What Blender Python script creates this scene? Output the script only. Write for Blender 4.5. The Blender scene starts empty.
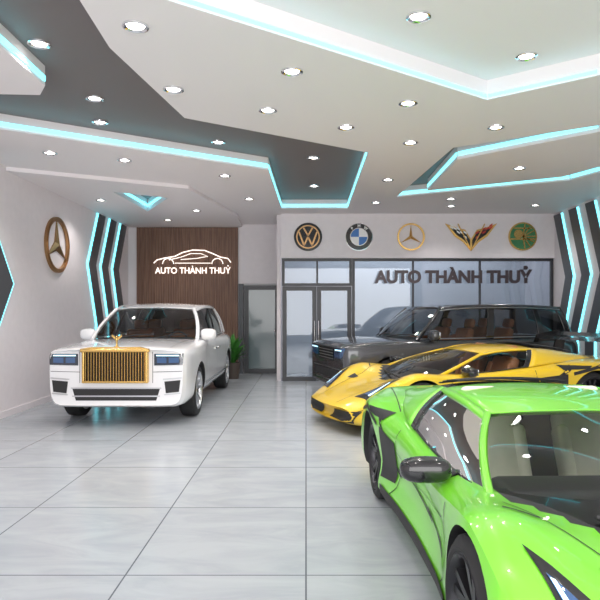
import bpy, bmesh, math, random
from mathutils import Vector, Matrix
from mathutils.bvhtree import BVHTree
random.seed(4)
SC = bpy.context.scene
COL = SC.collection
try:
    SC.view_settings.view_transform = 'Standard'
except Exception:
    pass

# ------------------------------------------------------------ materials
def mat(name, col, rough=0.5, metal=0.0, coat=0.0, emis=None, es=0.0, noise=0.0, nscale=8.0, spec=None):
    m = bpy.data.materials.new(name); m.use_nodes = True
    nt = m.node_tree; b = nt.nodes['Principled BSDF']
    b.inputs['Base Color'].default_value = (*col, 1)
    b.inputs['Roughness'].default_value = rough
    b.inputs['Metallic'].default_value = metal
    b.inputs['Coat Weight'].default_value = coat
    b.inputs['Coat Roughness'].default_value = 0.03
    if spec is not None: b.inputs['Specular IOR Level'].default_value = spec
    if emis:
        b.inputs['Emission Color'].default_value = (*emis, 1)
        b.inputs['Emission Strength'].default_value = es
    if noise > 0:
        n = nt.nodes.new('ShaderNodeTexNoise'); n.inputs['Scale'].default_value = nscale
        n.inputs['Detail'].default_value = 5
        tc = nt.nodes.new('ShaderNodeTexCoord')
        nt.links.new(tc.outputs['Object'], n.inputs['Vector'])
        r = nt.nodes.new('ShaderNodeValToRGB')
        r.color_ramp.elements[0].position = .3; r.color_ramp.elements[1].position = .7
        r.color_ramp.elements[0].color = (*[c*(1-noise) for c in col], 1)
        r.color_ramp.elements[1].color = (*[min(1, c*(1+noise)) for c in col], 1)
        nt.links.new(n.outputs['Fac'], r.inputs['Fac'])
        nt.links.new(r.outputs['Color'], b.inputs['Base Color'])
    return m

def glassmat(name, tint, ior=1.5, refl=(1, 1, 1)):
    m = bpy.data.materials.new(name); m.use_nodes = True
    nt = m.node_tree; nt.nodes.clear()
    o = nt.nodes.new('ShaderNodeOutputMaterial')
    t = nt.nodes.new('ShaderNodeBsdfTransparent'); t.inputs[0].default_value = (*tint, 1)
    g = nt.nodes.new('ShaderNodeBsdfGlossy'); g.inputs['Roughness'].default_value = 0.0
    g.inputs[0].default_value = (*refl, 1)
    f = nt.nodes.new('ShaderNodeFresnel'); f.inputs['IOR'].default_value = ior
    x = nt.nodes.new('ShaderNodeMixShader')
    nt.links.new(f.outputs[0], x.inputs[0]); nt.links.new(t.outputs[0], x.inputs[1])
    nt.links.new(g.outputs[0], x.inputs[2]); nt.links.new(x.outputs[0], o.inputs[0])
    return m

M = {}
M['white_wall'] = mat('white_wall_paint', (.80, .75, .77), .55, noise=.02)
M['back_wall'] = mat('back_wall_paint', (.78, .77, .79), .5)
M['ceil'] = mat('ceiling_white', (.84, .785, .80), .6)
M['ceil_dark'] = mat('ceiling_dark_grey', (.17, .14, .14), .5)
M['dark_panel'] = mat('dark_wall_panel', (.075, .08, .09), .4)
M['led'] = mat('cyan_led', (.2, .9, 1), .5, emis=(.20, .86, 1.0), es=2.1)
M['lamp'] = mat('lamp_emitter', (1, 1, 1), .5, emis=(1, .97, .92), es=8)
M['chrome'] = mat('chrome', (.8, .8, .82), .08, 1)
M['silver'] = mat('brushed_silver', (.55, .56, .58), .28, 1)
M['gold'] = mat('gold_metal', (.72, .47, .16), .25, 1)
M['bronze'] = mat('bronze_metal', (.42, .25, .12), .3, 1)
M['black'] = mat('black_gloss', (.012, .012, .014), .18, coat=.5)
M['matblack'] = mat('black_matte', (.02, .02, .022), .6)
M['frame'] = mat('dark_frame', (.03, .033, .04), .35)
M['tire'] = mat('tire_rubber', (.018, .018, .019), .7, noise=.1, nscale=40)
M['letter'] = mat('dark_letter', (.055, .04, .045), .3, .3)
M['glow'] = mat('sign_glow_white', (1, 1, 1), .5, emis=(1, .88, .78), es=1.4)
M['tan'] = mat('tan_leather', (.42, .17, .07), .5, noise=.08)
M['cream'] = mat('cream_leather', (.85, .82, .68), .5, noise=.05)
M['dash'] = mat('dash_black', (.03, .03, .03), .55)
M['glass'] = glassmat('car_glass', (.88, .92, .92), 1.42)
M['glass_mid'] = glassmat('car_glass_smoked', (.5, .5, .5))
M['glass_dark'] = glassmat('car_glass_tinted', (.16, .18, .19), 1.5)
M['partglass'] = glassmat('partition_glass', (.74, .80, .85), 1.6)
M['lens'] = mat('headlight_lens', (.05, .12, .28), .05, .2, 1.0)
M['lensglow'] = mat('headlight_glow', (.6, .8, 1), .3, emis=(.55, .9, 1), es=1.6)
M['red'] = mat('red_enamel', (.5, .02, .02), .3)
M['blue'] = mat('blue_enamel', (.02, .16, .5), .3)
M['whitee'] = mat('white_enamel', (.85, .85, .85), .3)
M['green_en'] = mat('green_enamel', (.05, .22, .09), .3)
M['leaf'] = mat('leaf_green', (.06, .26, .04), .5, noise=.3, nscale=15)
M['pot'] = mat('planter_grey', (.09, .07, .06), .5)
M['disc'] = mat('brake_steel', (.35, .35, .36), .35, 1)

# floor tiles
def floor_mat():
    m = bpy.data.materials.new('floor_tiles'); m.use_nodes = True
    nt = m.node_tree; N = nt.nodes; L = nt.links; b = N['Principled BSDF']
    tc = N.new('ShaderNodeTexCoord'); sp = N.new('ShaderNodeSeparateXYZ')
    L.new(tc.outputs['Object'], sp.inputs[0])
    def mth(op, a, c=None):
        n = N.new('ShaderNodeMath'); n.operation = op
        if isinstance(a, (int, float)): n.inputs[0].default_value = a
        else: L.new(a, n.inputs[0])
        if c is not None:
            if isinstance(c, (int, float)): n.inputs[1].default_value = c
            else: L.new(c, n.inputs[1])
        return n.outputs[0]
    def line(src, size, offs):
        u = mth('DIVIDE', mth('SUBTRACT', src, offs), size)
        fr = mth('FRACT', mth('ADD', u, 100.0))
        d = mth('ABSOLUTE', mth('SUBTRACT', fr, .5))
        return mth('GREATER_THAN', d, .5-.005/size), mth('FLOOR', mth('ADD', u, 100.0))
    lx, ix = line(sp.outputs[0], 1.09, 0.0)
    ly, iy = line(sp.outputs[1], 1.24, 3.62)
    ln = mth('MAXIMUM', lx, ly)
    cb = N.new('ShaderNodeCombineXYZ'); L.new(ix, cb.inputs[0]); L.new(iy, cb.inputs[1])
    wn = N.new('ShaderNodeTexWhiteNoise'); L.new(cb.outputs[0], wn.inputs['Vector'])
    mp = N.new('ShaderNodeMapping'); mp.inputs['Scale'].default_value = (.8, 2.2, 1)
    mp.inputs['Rotation'].default_value = (0, 0, .4)
    L.new(tc.outputs['Object'], mp.inputs[0])
    addv = N.new('ShaderNodeVectorMath'); addv.operation = 'ADD'
    L.new(mp.outputs[0], addv.inputs[0]); L.new(wn.outputs['Color'], addv.inputs[1])
    nz = N.new('ShaderNodeTexNoise'); nz.inputs['Scale'].default_value = 1.6; nz.inputs['Detail'].default_value = 8
    nz.inputs['Roughness'].default_value = .62; nz.inputs['Distortion'].default_value = 1.2
    L.new(addv.outputs[0], nz.inputs['Vector'])
    r = N.new('ShaderNodeValToRGB')
    r.color_ramp.elements[0].position = .35; r.color_ramp.elements[0].color = (.375, .405, .44, 1)
    r.color_ramp.elements[1].position = .62; r.color_ramp.elements[1].color = (.44, .47, .50, 1)
    L.new(nz.outputs['Fac'], r.inputs[0])
    mx = N.new('ShaderNodeMix'); mx.data_type = 'RGBA'
    L.new(ln, mx.inputs['Factor']); L.new(r.outputs[0], mx.inputs[6])
    mx.inputs[7].default_value = (.13, .14, .16, 1)
    L.new(mx.outputs[2], b.inputs['Base Color'])
    b.inputs['Roughness'].default_value = .2
    b.inputs['Specular IOR Level'].default_value = .5
    return m
M['floor'] = floor_mat()

def wood_mat():
    m = bpy.data.materials.new('wood_slats'); m.use_nodes = True
    nt = m.node_tree; N = nt.nodes; L = nt.links; b = N['Principled BSDF']
    tc = N.new('ShaderNodeTexCoord'); mp = N.new('ShaderNodeMapping')
    mp.inputs['Scale'].default_value = (14, 14, .8)
    nz = N.new('ShaderNodeTexNoise'); nz.inputs['Scale'].default_value = 2; nz.inputs['Detail'].default_value = 6
    r = N.new('ShaderNodeValToRGB')
    r.color_ramp.elements[0].position = .3; r.color_ramp.elements[0].color = (.15, .075, .05, 1)
    r.color_ramp.elements[1].position = .7; r.color_ramp.elements[1].color = (.30, .17, .115, 1)
    L.new(tc.outputs['Object'], mp.inputs[0]); L.new(mp.outputs[0], nz.inputs['Vector'])
    L.new(nz.outputs['Fac'], r.inputs[0]); L.new(r.outputs[0], b.inputs['Base Color'])
    b.inputs['Roughness'].default_value = .5
    return m
M['wood'] = wood_mat()

# ------------------------------------------------------------ mesh builder
class MB:
    def __init__(s): s.v = []; s.f = []; s.m = []
    def add(s, vs, fs, mi=0):
        o = len(s.v); s.v += [Vector(a) for a in vs]
        for f in fs: s.f.append([i+o for i in f]); s.m.append(mi)
    def box(s, c, d, mi=0, mx=None):
        vs = [Vector((x*d[0]/2, y*d[1]/2, z*d[2]/2)) for x in (-1, 1) for y in (-1, 1) for z in (-1, 1)]
        if mx: vs = [mx @ v for v in vs]
        vs = [v+Vector(c) for v in vs]
        s.add(vs, [(0, 1, 3, 2), (4, 6, 7, 5), (0, 4, 5, 1), (2, 3, 7, 6), (0, 2, 6, 4), (1, 5, 7, 3)], mi)
    def rbox(s, c, d, r=.03, mi=0, mx=None, seg=3):
        bm = bmesh.new(); bmesh.ops.create_cube(bm, size=1)
        for v in bm.verts: v.co = Vector((v.co.x*d[0], v.co.y*d[1], v.co.z*d[2]))
        r = min(r, min(d)*.49)
        bmesh.ops.bevel(bm, geom=bm.edges[:], offset=r, segments=seg, profile=.5, affect='EDGES')
        bm.verts.index_update()
        vs = [v.co.copy() for v in bm.verts]
        if mx: vs = [mx @ v for v in vs]
        s.add([v+Vector(c) for v in vs], [[v.index for v in f.verts] for f in bm.faces], mi)
        bm.free()
    def prism(s, poly, fr, d0, d1, mi=0):
        o, u, v, n = [Vector(a) for a in fr]
        k = len(poly)
        a = [o+u*p[0]+v*p[1]+n*d0 for p in poly]; b = [o+u*p[0]+v*p[1]+n*d1 for p in poly]
        fs = [tuple(range(k))[::-1], tuple(range(k, 2*k))]
        fs += [(i, (i+1) % k, k+(i+1) % k, k+i) for i in range(k)]
        s.add(a+b, fs, mi)
    def ring(s, fr, r1, r2, d0, d1, n=48, mi=0, c=(0, 0), a0=0, a1=2*math.pi):
        o, u, v, w = [Vector(a) for a in fr]
        full = abs(a1-a0-2*math.pi) < 1e-6; vs = []
        cnt = n if full else n+1
        for i in range(cnt):
            a = a0+(a1-a0)*i/n; e = u*math.cos(a)+v*math.sin(a); cc = o+u*c[0]+v*c[1]
            vs += [cc+e*r1+w*d0, cc+e*r2+w*d0, cc+e*r2+w*d1, cc+e*r1+w*d1]
        fs = []
        for i in range(n):
            j = (i+1) % cnt
            for k in range(4): fs.append((4*i+k, 4*i+(k+1) % 4, 4*j+(k+1) % 4, 4*j+k))
        if not full: fs += [(0, 3, 2, 1), (4*n, 4*n+1, 4*n+2, 4*n+3)]
        s.add(vs, fs, mi)
    def tube(s, pts, r, n=8, mi=0, closed=False):
        pts = [Vector(p) for p in pts]; k = len(pts); vs = []; up = Vector((0.13, .21, .97))
        rr = r if isinstance(r, (list, tuple)) else [r]*k
        for i in range(k):
            if closed: d = pts[(i+1) % k]-pts[i-1]
            else: d = pts[min(i+1, k-1)]-pts[max(i-1, 0)]
            if d.length < 1e-9: d = Vector((0, 0, 1))
            d.normalize(); a = d.cross(up)
            if a.length < .05: a = d.cross(Vector((1, 0, 0)))
            a.normalize(); b = d.cross(a)
            for j in range(n):
                t = 2*math.pi*j/n; vs.append(pts[i]+(a*math.cos(t)+b*math.sin(t))*rr[i])
        fs = []
        for i in range(k if closed else k-1):
            i2 = (i+1) % k
            for j in range(n): fs.append((i*n+j, i*n+(j+1) % n, i2*n+(j+1) % n, i2*n+j))
        if not closed: fs += [tuple(range(n))[::-1], tuple((k-1)*n+j for j in range(n))]
        s.add(vs, fs, mi)
    def lathe(s, prof, n=48, axis='y', c=(0, 0, 0), mi=0, closed=False):
        vs = []; k = len(prof)
        for i in range(n):
            t = 2*math.pi*i/n; ct, st = math.cos(t), math.sin(t)
            for (a, r) in prof:
                if axis == 'y': vs.append(Vector((r*ct, a, r*st))+Vector(c))
                else: vs.append(Vector((r*ct, r*st, a))+Vector(c))
        fs = []
        kk = k if closed else k-1
        for i in range(n):
            j = (i+1) % n
            for p in range(kk):
                q = (p+1) % k; fs.append((i*k+p, i*k+q, j*k+q, j*k+p))
        s.add(vs, fs, mi)
    def ell(s, c, r, mi=0, nu=16, nv=10, p=1.0, mx=None):
        vs = []
        def sp(a): return math.copysign(abs(a)**p, a)
        for i in range(nv+1):
            ph = -math.pi/2+math.pi*i/nv
            for j in range(nu):
                t = 2*math.pi*j/nu
                v = Vector((r[0]*sp(math.cos(ph))*sp(math.cos(t)), r[1]*sp(math.cos(ph))*sp(math.sin(t)), r[2]*sp(math.sin(ph))))
                if mx: v = mx @ v
                vs.append(v+Vector(c))
        fs = [(i*nu+j, i*nu+(j+1) % nu, (i+1)*nu+(j+1) % nu, (i+1)*nu+j) for i in range(nv) for j in range(nu)]
        s.add(vs, fs, mi)
    def grid(s, fn, nu, nv, mi=0):
        vs = [fn(i/nu, j/nv) for j in range(nv+1) for i in range(nu+1)]
        fs = [(j*(nu+1)+i, j*(nu+1)+i+1, (j+1)*(nu+1)+i+1, (j+1)*(nu+1)+i) for j in range(nv) for i in range(nu)]
        s.add(vs, fs, mi)
    def obj(s, name, mats, parent=None, smooth=True, ang=35, recalc=True, weld=False, solid=False):
        me = bpy.data.meshes.new(name)
        me.from_pydata([tuple(v) for v in s.v], [], s.f)
        if not isinstance(mats, (list, tuple)): mats = [mats]
        for m in mats: me.materials.append(m)
        for p, i in zip(me.polygons, s.m): p.material_index = i
        if recalc or weld:
            bm = bmesh.new(); bm.from_mesh(me)
            if weld: bmesh.ops.remove_doubles(bm, verts=bm.verts, dist=1e-5)
            bmesh.ops.recalc_face_normals(bm, faces=bm.faces)
            if solid and bm.calc_volume(signed=True) < 0:
                bmesh.ops.reverse_faces(bm, faces=bm.faces)
            bm.to_mesh(me); bm.free()
        if smooth:
            for p in me.polygons: p.use_smooth = True
            me.set_sharp_from_angle(angle=math.radians(ang))
        o = bpy.data.objects.new(name, me); COL.objects.link(o)
        if parent: o.parent = parent
        return o

def tag(o, label, cat, group=None):
    o['label'] = label; o['category'] = cat
    if group: o['group'] = group
    return o
def struct(o): o['kind'] = 'structure'; return o
def empty(name, loc=(0, 0, 0), rz=0, parent=None):
    e = bpy.data.objects.new(name, None); e.empty_display_size = .2
    e.location = loc; e.rotation_euler = (0, 0, rz); COL.objects.link(e)
    if parent: e.parent = parent
    return e
def boxobj(name, lo, hi, m, parent=None):
    b = MB(); b.box([(a+c)/2 for a, c in zip(lo, hi)], [c-a for a, c in zip(lo, hi)])
    return b.obj(name, m, parent, smooth=False)

def textobj(name, txt, size, ext, m, fr, bold=0.0, parent=None, width=None):
    cu = bpy.data.curves.new(name, 'FONT'); cu.body = txt; cu.size = size; cu.extrude = ext
    cu.align_x = 'CENTER'; cu.align_y = 'BOTTOM_BASELINE'; cu.offset = bold
    t = bpy.data.objects.new(name+'_tmp', cu); COL.objects.link(t)
    dg = bpy.context.evaluated_depsgraph_get()
    me = bpy.data.meshes.new_from_object(t.evaluated_get(dg))
    bpy.data.objects.remove(t)
    xs = [v.co.x for v in me.vertices]; w = max(xs)-min(xs); cx = (max(xs)+min(xs))/2
    sx = (width/w) if width else 1
    o_, u, v_, n = [Vector(a) for a in fr]
    for v in me.vertices:
        c = v.co.copy(); v.co = o_+u*((c.x-cx)*sx)+v_*c.y+n*(c.z+ext)
    me.materials.clear(); me.materials.append(m)
    for p in me.polygons: p.material_index = 0
    me.name = name
    o = bpy.data.objects.new(name, me); COL.objects.link(o)
    if parent: o.parent = parent
    return o

# ------------------------------------------------------------ room dims
XL, XR, YB, YP, YN = -4.5, 5.55, 15.2, 13.4, -2.0
ZL, ZU = 3.75, 3.95
struct(boxobj('floor', (XL-.2, YN, -.1), (XR+.2, YB+.2, 0), M['floor']))
struct(boxobj('wall_left', (XL-.2, YN, 0), (XL, YB+.2, ZU+.1), M['white_wall']))
struct(boxobj('wall_right', (XR, YN, 0), (XR+.2, YB+.2, ZU+.1), M['white_wall']))
struct(boxobj('wall_back', (XL, YB, 0), (XR, YB+.2, ZU+.1), M['back_wall']))
struct(boxobj('ceiling', (XL, YN, ZU), (XR, YB, ZU+.1), M['ceil']))
struct(boxobj('baseboard_left', (XL, YN, 0), (XL+.02, 12.0, .1), M['white_wall']))
struct(boxobj('baseboard_right', (XR-.02, YN, 0), (XR, 9.5, .1), M['white_wall']))

def slab(name, outer, holes, z0, z1, m, grid=False):
    bm = bmesh.new(); loops = []
    for lp in [outer]+holes:
        vs = [bm.verts.new((x, y, z0)) for x, y in lp]
        es = [bm.edges.new((vs[i], vs[(i+1) % len(vs)])) for i in range(len(vs))]
        loops.append(vs)
    bmesh.ops.triangle_fill(bm, edges=bm.edges[:], use_beauty=True, use_dissolve=False)
    top = [[bm.verts.new((v.co.x, v.co.y, z1)) for v in lp] for lp in loops]
    for lo, hi in zip(loops, top):
        for i in range(len(lo)):
            j = (i+1) % len(lo); bm.faces.new((lo[i], lo[j], hi[j], hi[i]))
    bmesh.ops.recalc_face_normals(bm, faces=bm.faces)
    me = bpy.data.meshes.new(name); bm.to_mesh(me); bm.free(); me.materials.append(m)
    o = bpy.data.objects.new(name, me); COL.objects.link(o); return struct(o)

tri = [(-3.42, 10.6), (-2.58, 11.2), (-3.35, 12.7)]
low = [(XL, 6.55), (-.58, 9.2), (-.52, 12.7), (.88, 12.7), (.85, 8.2), (-1.36, 6.72), (-1.61, 4.92), (-1.55, 3.75),
       (1.85, 6.14), (2.69, 5.49), (XR, 3.3), (XR, YB), (XL, YB)]
rhole = [(5.3, 5.75), (1.95, 7.95), (1.72, 11.4), (4.38, 9.95), (4.6, 9.35), (5.3, 9.0)]
isl = [(5.1, 6.15), (3.51, 7.17), (2.14, 8.5), (2.17, 10.7), (4.1, 9.6), (4.35, 8.95), (5.1, 8.6)]
slab('ceiling', low, [rhole, tri], ZL, ZU, M['ceil'])
slab('ceiling', isl, [], ZL-.02, ZU-.005, M['ceil'])
slab('ceiling', [(XL, 1), (-2.45, 1), (-2.5, 5.75), (-2.66, 6.0), (XL, 5.9)], [], ZL, ZU, M['ceil'])
slab('ceiling', [(XL, 9.0), (-2.03, 10.35), (-1.54, 13.4), (-1.6, YB), (XL, YB)], [tri], ZL-.06, ZL, M['ceil'])
slab('ceiling', [(XL, .9), (-1.55, .9), (-1.55, 3.75), (-1.61, 4.92), (-1.36, 6.72), (.85, 8.2), (.88, 12.7), (-.52, 12.7), (-.58, 9.2), (XL, 6.55)],
     [], ZU-.012, ZU-.002, M['ceil_dark'])
slab('ceiling', rhole, [], ZU-.012, ZU-.006, M['ceil_dark'])
slab('ceiling', tri, [], ZU-.012, ZU-.006, M['ceil_dark'])

def led(p, q, z0=ZL+.035, z1=ZL+.085, side=1, t=.012, e0=.02, e1=.02):
    p = Vector((p[0], p[1], 0)); q = Vector((q[0], q[1], 0)); d = (q-p).normalized(); n = Vector((d.y, -d.x, 0))*side
    p = p+d*e0; q = q-d*e1
    b = MB(); c = (p+q)/2+n*(t/2+.001)
    ln = (q-p).length
    mx = Matrix.Rotation(math.atan2(d.y, d.x), 3, 'Z')
    b.box((c.x, c.y, (z0+z1)/2), (ln, t, z1-z0), mx=mx)
    o = b.obj('led_strip', M['led'], smooth=False)
    return tag(o, 'glowing cyan led strip set in the stepped ceiling edge', 'light strip', 'cyan ceiling led strips')
led(low[0], low[1]); led(low[1], low[2]); led(low[2], low[3]); led(low[3], low[4])
led((-2.45, 1), (-2.5, 5.75)); led(low[7], low[8], z0=ZL+.02, z1=ZL+.05); led(low[8], low[9], z0=ZL+.02, z1=ZL+.05); led(low[9], low[10], z0=ZL+.02, z1=ZL+.05)
led(isl[0], isl[1], side=-1); led(isl[1], isl[2], side=-1); led(isl[2], isl[3], side=-1)
led(rhole[2], rhole[3], side=1); led(rhole[3], rhole[4], side=1); led(rhole[4], rhole[5], side=1)
led(tri[0], tri[2], side=1, e1=.03); led(tri[1], tri[2], side=-1, e1=.1)
led((1.76, 4.1), (1.9, 4.3), z0=ZU-.05, z1=ZU-.01); led((1.9, 4.3), (2.3, 4.15), z0=ZU-.05, z1=ZU-.01)

# downlights
dl = [(-2.34, 5.26, ZU-.012), (-1.29, 4.54, ZL), (-1.29, 5.84, ZL), (-2.33, 6.62, ZU-.012), (-2.56, 7.46, ZU-.012), (-1.22, 8.34, ZU-.012),
      (.11, 9.2, ZU-.012), (.15, 11.3, ZU-.012), (-.126, 5.4, ZL), (-.41, 6.45, ZL), (.47, 7.05, ZL), (1.06, 6.23, ZL), (2.23, 7.05, ZL), (1.34, 7.7, ZL),
      (.9, 4.8, ZU), (2.04, 5.55, ZU), (-3.5, 8.2, ZL), (-1.3, 9.6, ZL), (-2.6, 8.6, ZL), (-1.1, 11.6, ZL), (1.35, 9.9, ZL), (1.4, 12.0, ZL),
      (3.0, 12.4, ZL), (4.7, 12.3, ZL), (3.2, 9.0, ZL-.02), (2.8, 11.6, ZL), (-3.9, 11.4, ZL-.06), (-2.3, 12.6, ZL-.06), (-3.2, 13.9, ZL-.06), (4.3, 5.6, ZL), (3.3, 6.3, ZL),
      (-3.5, 4.5, ZL), (.3, 2.6, ZU), (2.4, 2.6, ZU), (-1.9, 2.4, ZU-.012)]
base = None
for i, (x, y, z) in enumerate(dl):
    if base is None:
        b = MB(); b.lathe([(0, .062), (-.004, .064), (-.016, .085), (-.012, .098), (0, .1)], 32, 'z')
        b.lathe([(-.004, .064), (-.004, 0.0005)], 32, 'z', mi=1)
        base = b.obj('downlight', [M['chrome'], M['lamp']]); o = base
    else:
        o = base.copy(); COL.objects.link(o)
    o.location = (x, y, z-.0005)
    tag(o, 'round recessed ceiling downlight with chrome ring', 'downlight', 'recessed ceiling downlights')
    ld = bpy.data.lights.new('spot_lamp', 'SPOT'); ld.energy = 66 if y > 7.5 else 54; ld.spot_size = math.radians(125); ld.spot_blend = .9
    ld.shadow_soft_size = .045; ld.color = (1, .94, .90)
    lo = bpy.data.objects.new('spot_lamp', ld); COL.objects.link(lo); lo.parent = o; lo.location = (0, 0, -.03)

# ------------------------------------------------------------ left/right wall bands
def wall_band(X, n, pts_in, pts_out, m, led_edge=True, label='dark grey angular wall panel with cyan edge light'):
    fr = ((X, 0, 0), (0, 1, 0), (0, 0, 1), (n, 0, 0))
    b = MB()
    for i in range(len(pts_in)-1):
        b.prism([pts_in[i], pts_in[i+1], pts_out[i+1], pts_out[i]], fr, .001, .04)
    e = b.obj('wall_panel', m, smooth=False)
    tag(e, label, 'wall panel', 'angular wall panels')
    if led_edge:
        b = MB()
        for i in range(len(pts_in)-1):
            (a, c), (d, f) = pts_in[i], pts_in[i+1]
            b.prism([(a-.035, c), (a, c), (d, f), (d-.035, f)], fr, .001, .03)
        l = b.obj('led_strip', M['led'], parent=e, smooth=False)
    return e
for k in range(3):
    Y0 = 12.95+k*.78
    a = [(Y0, 3.68), (Y0-.62, 2.55), (Y0-.1, 1.3), (Y0-.1, 0.0)]
    wall_band(XL, 1, a, [(p[0]+.42, p[1]) for p in a], M['dark_panel'])
for k in range(4):
    Y0 = 10.75+k*.75
    if k < 3: a = [(Y0, 3.7), (Y0-.6, 2.3), (Y0, 1.0), (Y0, 0.0)]
    else: a = [(Y0, 3.7), (Y0-.6, 2.3), (Y0-.1, 1.0), (Y0-.1, 0.0)]
    wall_band(XR, -1, a, [(p[0]+.36, p[1]) for p in a], M['dark_panel'])
a = [(8.1, 3.5), (9.15, 2.0), (8.1, .45)]
e = wall_band(XL, 1, [(7.2, 3.5), (8.2, 2.0), (7.2, .45)], a, M['dark_panel'], led_edge=False)
b = MB(); fr = ((XL, 0, 0), (0, 1, 0), (0, 0, 1), (1, 0, 0))
for i in range(2):
    (p, c), (d, f) = a[i], a[i+1]
    b.prism([(p, c), (p+.04, c), (d+.04, f), (d, f)], fr, .001, .03)
b.obj('led_strip', M['led'], parent=e, smooth=False)

# ------------------------------------------------------------ wood slat wall + sign
b = MB(); x0, x1 = -4.28, -1.72
b.box(((x0+x1)/2, YB-.023, ZL/2-.03), (x1-x0, .04, ZL-.07))
n = 42
for i in range(n):
    x = x0+(i+.5)*(x1-x0)/n
    b.box((x, YB-.055, ZL/2-.03), (.036, .03, ZL-.07))
w = b.obj('wood_slat_panel', M['wood'], smooth=False)
tag(w, 'dark brown vertical wood slat feature wall', 'wall panel')
sg = empty('lit_sign', (0, 0, 0)); tag(sg, 'glowing white showroom sign with car outline on wood slats', 'sign')
textobj('sign_text', 'AUTO THÀNH THUỶ', .22, .012, M['glow'], ((-2.85, YB-.075, 2.52), (1, 0, 0), (0, 0, 1), (0, -1, 0)), .001, sg, 1.9)
b = MB()
def sgp(p): return Vector((-2.85+p[0], YB-.1, p[1]))
b.tube([sgp(p) for p in [(-.98, 2.78), (-.9, 2.86), (-.7, 2.91), (-.45, 2.95), (-.25, 3.05), (0, 3.11), (.3, 3.1), (.55, 3.0), (.7, 2.93), (.88, 2.9), (.96, 2.8)]], .013, 6)
b.tube([sgp(p) for p in [(-.6, 2.86), (-.3, 2.93), (-.05, 3.02), (.2, 3.02), (.38, 2.95), (.1, 2.9), (-.3, 2.87)]], .009, 6)
for cx in (-.62, .62):
    b.tube([sgp((cx+.14*math.cos(t*math.pi/8), 2.76+.14*math.sin(t*math.pi/8))) for t in range(0, 9)], .011, 6)
b.tube([sgp((-.45, 2.78)), sgp((.45, 2.78))], .009, 6)
b.obj('car_outline', M['glow'], sg)

# ------------------------------------------------------------ emblems
def FB(x, z, y=YP): return ((x, y, z), (1, 0, 0), (0, 0, 1), (0, -1, 0))
def star(b, fr, r, mi=0, d=.05, sw=.17):
    o, u, v, w = [Vector(a) for a in fr]
    for k in range(3):
        a = math.pi/2+k*2*math.pi/3
        tip = o+(u*math.cos(a)+v*math.sin(a))*r*.97+w*.02
        s1 = o+(u*math.cos(a+math.pi/3)+v*math.sin(a+math.pi/3))*r*sw+w*.02
        s2 = o+(u*math.cos(a-math.pi/3)+v*math.sin(a-math.pi/3))*r*sw+w*.02
        c = o+w*(d+.02); tb = o+(u*math.cos(a)+v*math.sin(a))*r*.97+w*.001
        b.add([tip, s1, c, s2, o+w*.001, s1-w*.019, s2-w*.019, tb], [(0, 1, 2), (0, 2, 3), (0, 7, 5, 1), (0, 3, 6, 7), (5, 7, 6, 4)], mi)
fr = ((XL, 10.8, 2.77), (0, 1, 0), (0, 0, 1), (1, 0, 0))
b = MB(); b.ring(fr, .43, .50, .001, .05); b.ring(fr, .45, .48, .05, .06); star(b, fr, .45, sw=.22)
tag(b.obj('wall_emblem', M['bronze'], smooth=False), 'large bronze three-pointed star in ring on white wall', 'emblem')
em = empty('wall_emblem', (.045, YP, 3.23)); tag(em, 'round black and gold emblem with letters V and W', 'emblem', 'car maker emblems above the glass')
F0 = ((0, 0, 0), (1, 0, 0), (0, 0, 1), (0, -1, 0))
b = MB(); b.ring(F0, .001, .315, .001, .03); b.obj('emblem_disc', M['black'], em)
b = MB(); b.ring(F0, .235, .262, .02, .05)
def stroke(b, p, q, w, fr=F0, d0=.03, d1=.05, mi=0):
    p = Vector(p); q = Vector(q); d = (q-p).normalized(); n = Vector((-d.y, d.x))*w/2
    b.prism([p+n, p-n, q-n, q+n], fr, d0, d1, mi)
for p, q in [((-.1, .2), (-.0, .03)), ((.1, .2), (0, .03)), ((-.2, .11), (-.09, -.19)), ((.2, .11), (.09, -.19)), ((-.09, -.19), (0, .0)), ((.09, -.19), (0, 0))]:
    stroke(b, p, q, .035)
b.obj('emblem_letters', M['bronze'], em, smooth=False)
em = empty('wall_emblem', (1.18, YP, 3.23)); tag(em, 'round blue and white quartered emblem with black ring', 'emblem', 'car maker emblems above the glass')
b = MB(); b.ring(F0, .19, .30, .001, .035); b.obj('emblem_ring', M['black'], em)
b = MB()
for k in range(4):
    b.ring(F0, .001, .19, .001, .03, n=10, mi=k % 2, a0=k*math.pi/2, a1=(k+1)*math.pi/2)
b.obj('emblem_quarters', [M['whitee'], M['blue']], em, smooth=False)
b = MB(); b.ring(F0, .295, .31, .0, .045); b.ring(F0, .185, .2, .0, .045); b.obj('emblem_trim', M['chrome'], em)
for ch, a in (('B', 128), ('M', 90), ('W', 52)):
    t = math.radians(a); r = .215
    u = Vector((math.sin(t), 0, -math.cos(t))); v = Vector((math.cos(t), 0, math.sin(t)))
    textobj('emblem_letter', ch, .085, .004, M['whitee'], (v*r+Vector((0, -.035, 0)), u, v, (0, -1, 0)), .003, em)
fr = FB(2.34, 3.23); b = MB(); b.ring(fr, .27, .305, .0, .05); star(b, fr, .28, sw=.14)
tag(b.obj('wall_emblem', M['gold'], smooth=False), 'pale gold three-pointed star in ring', 'emblem', 'car maker emblems above the glass')
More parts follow.
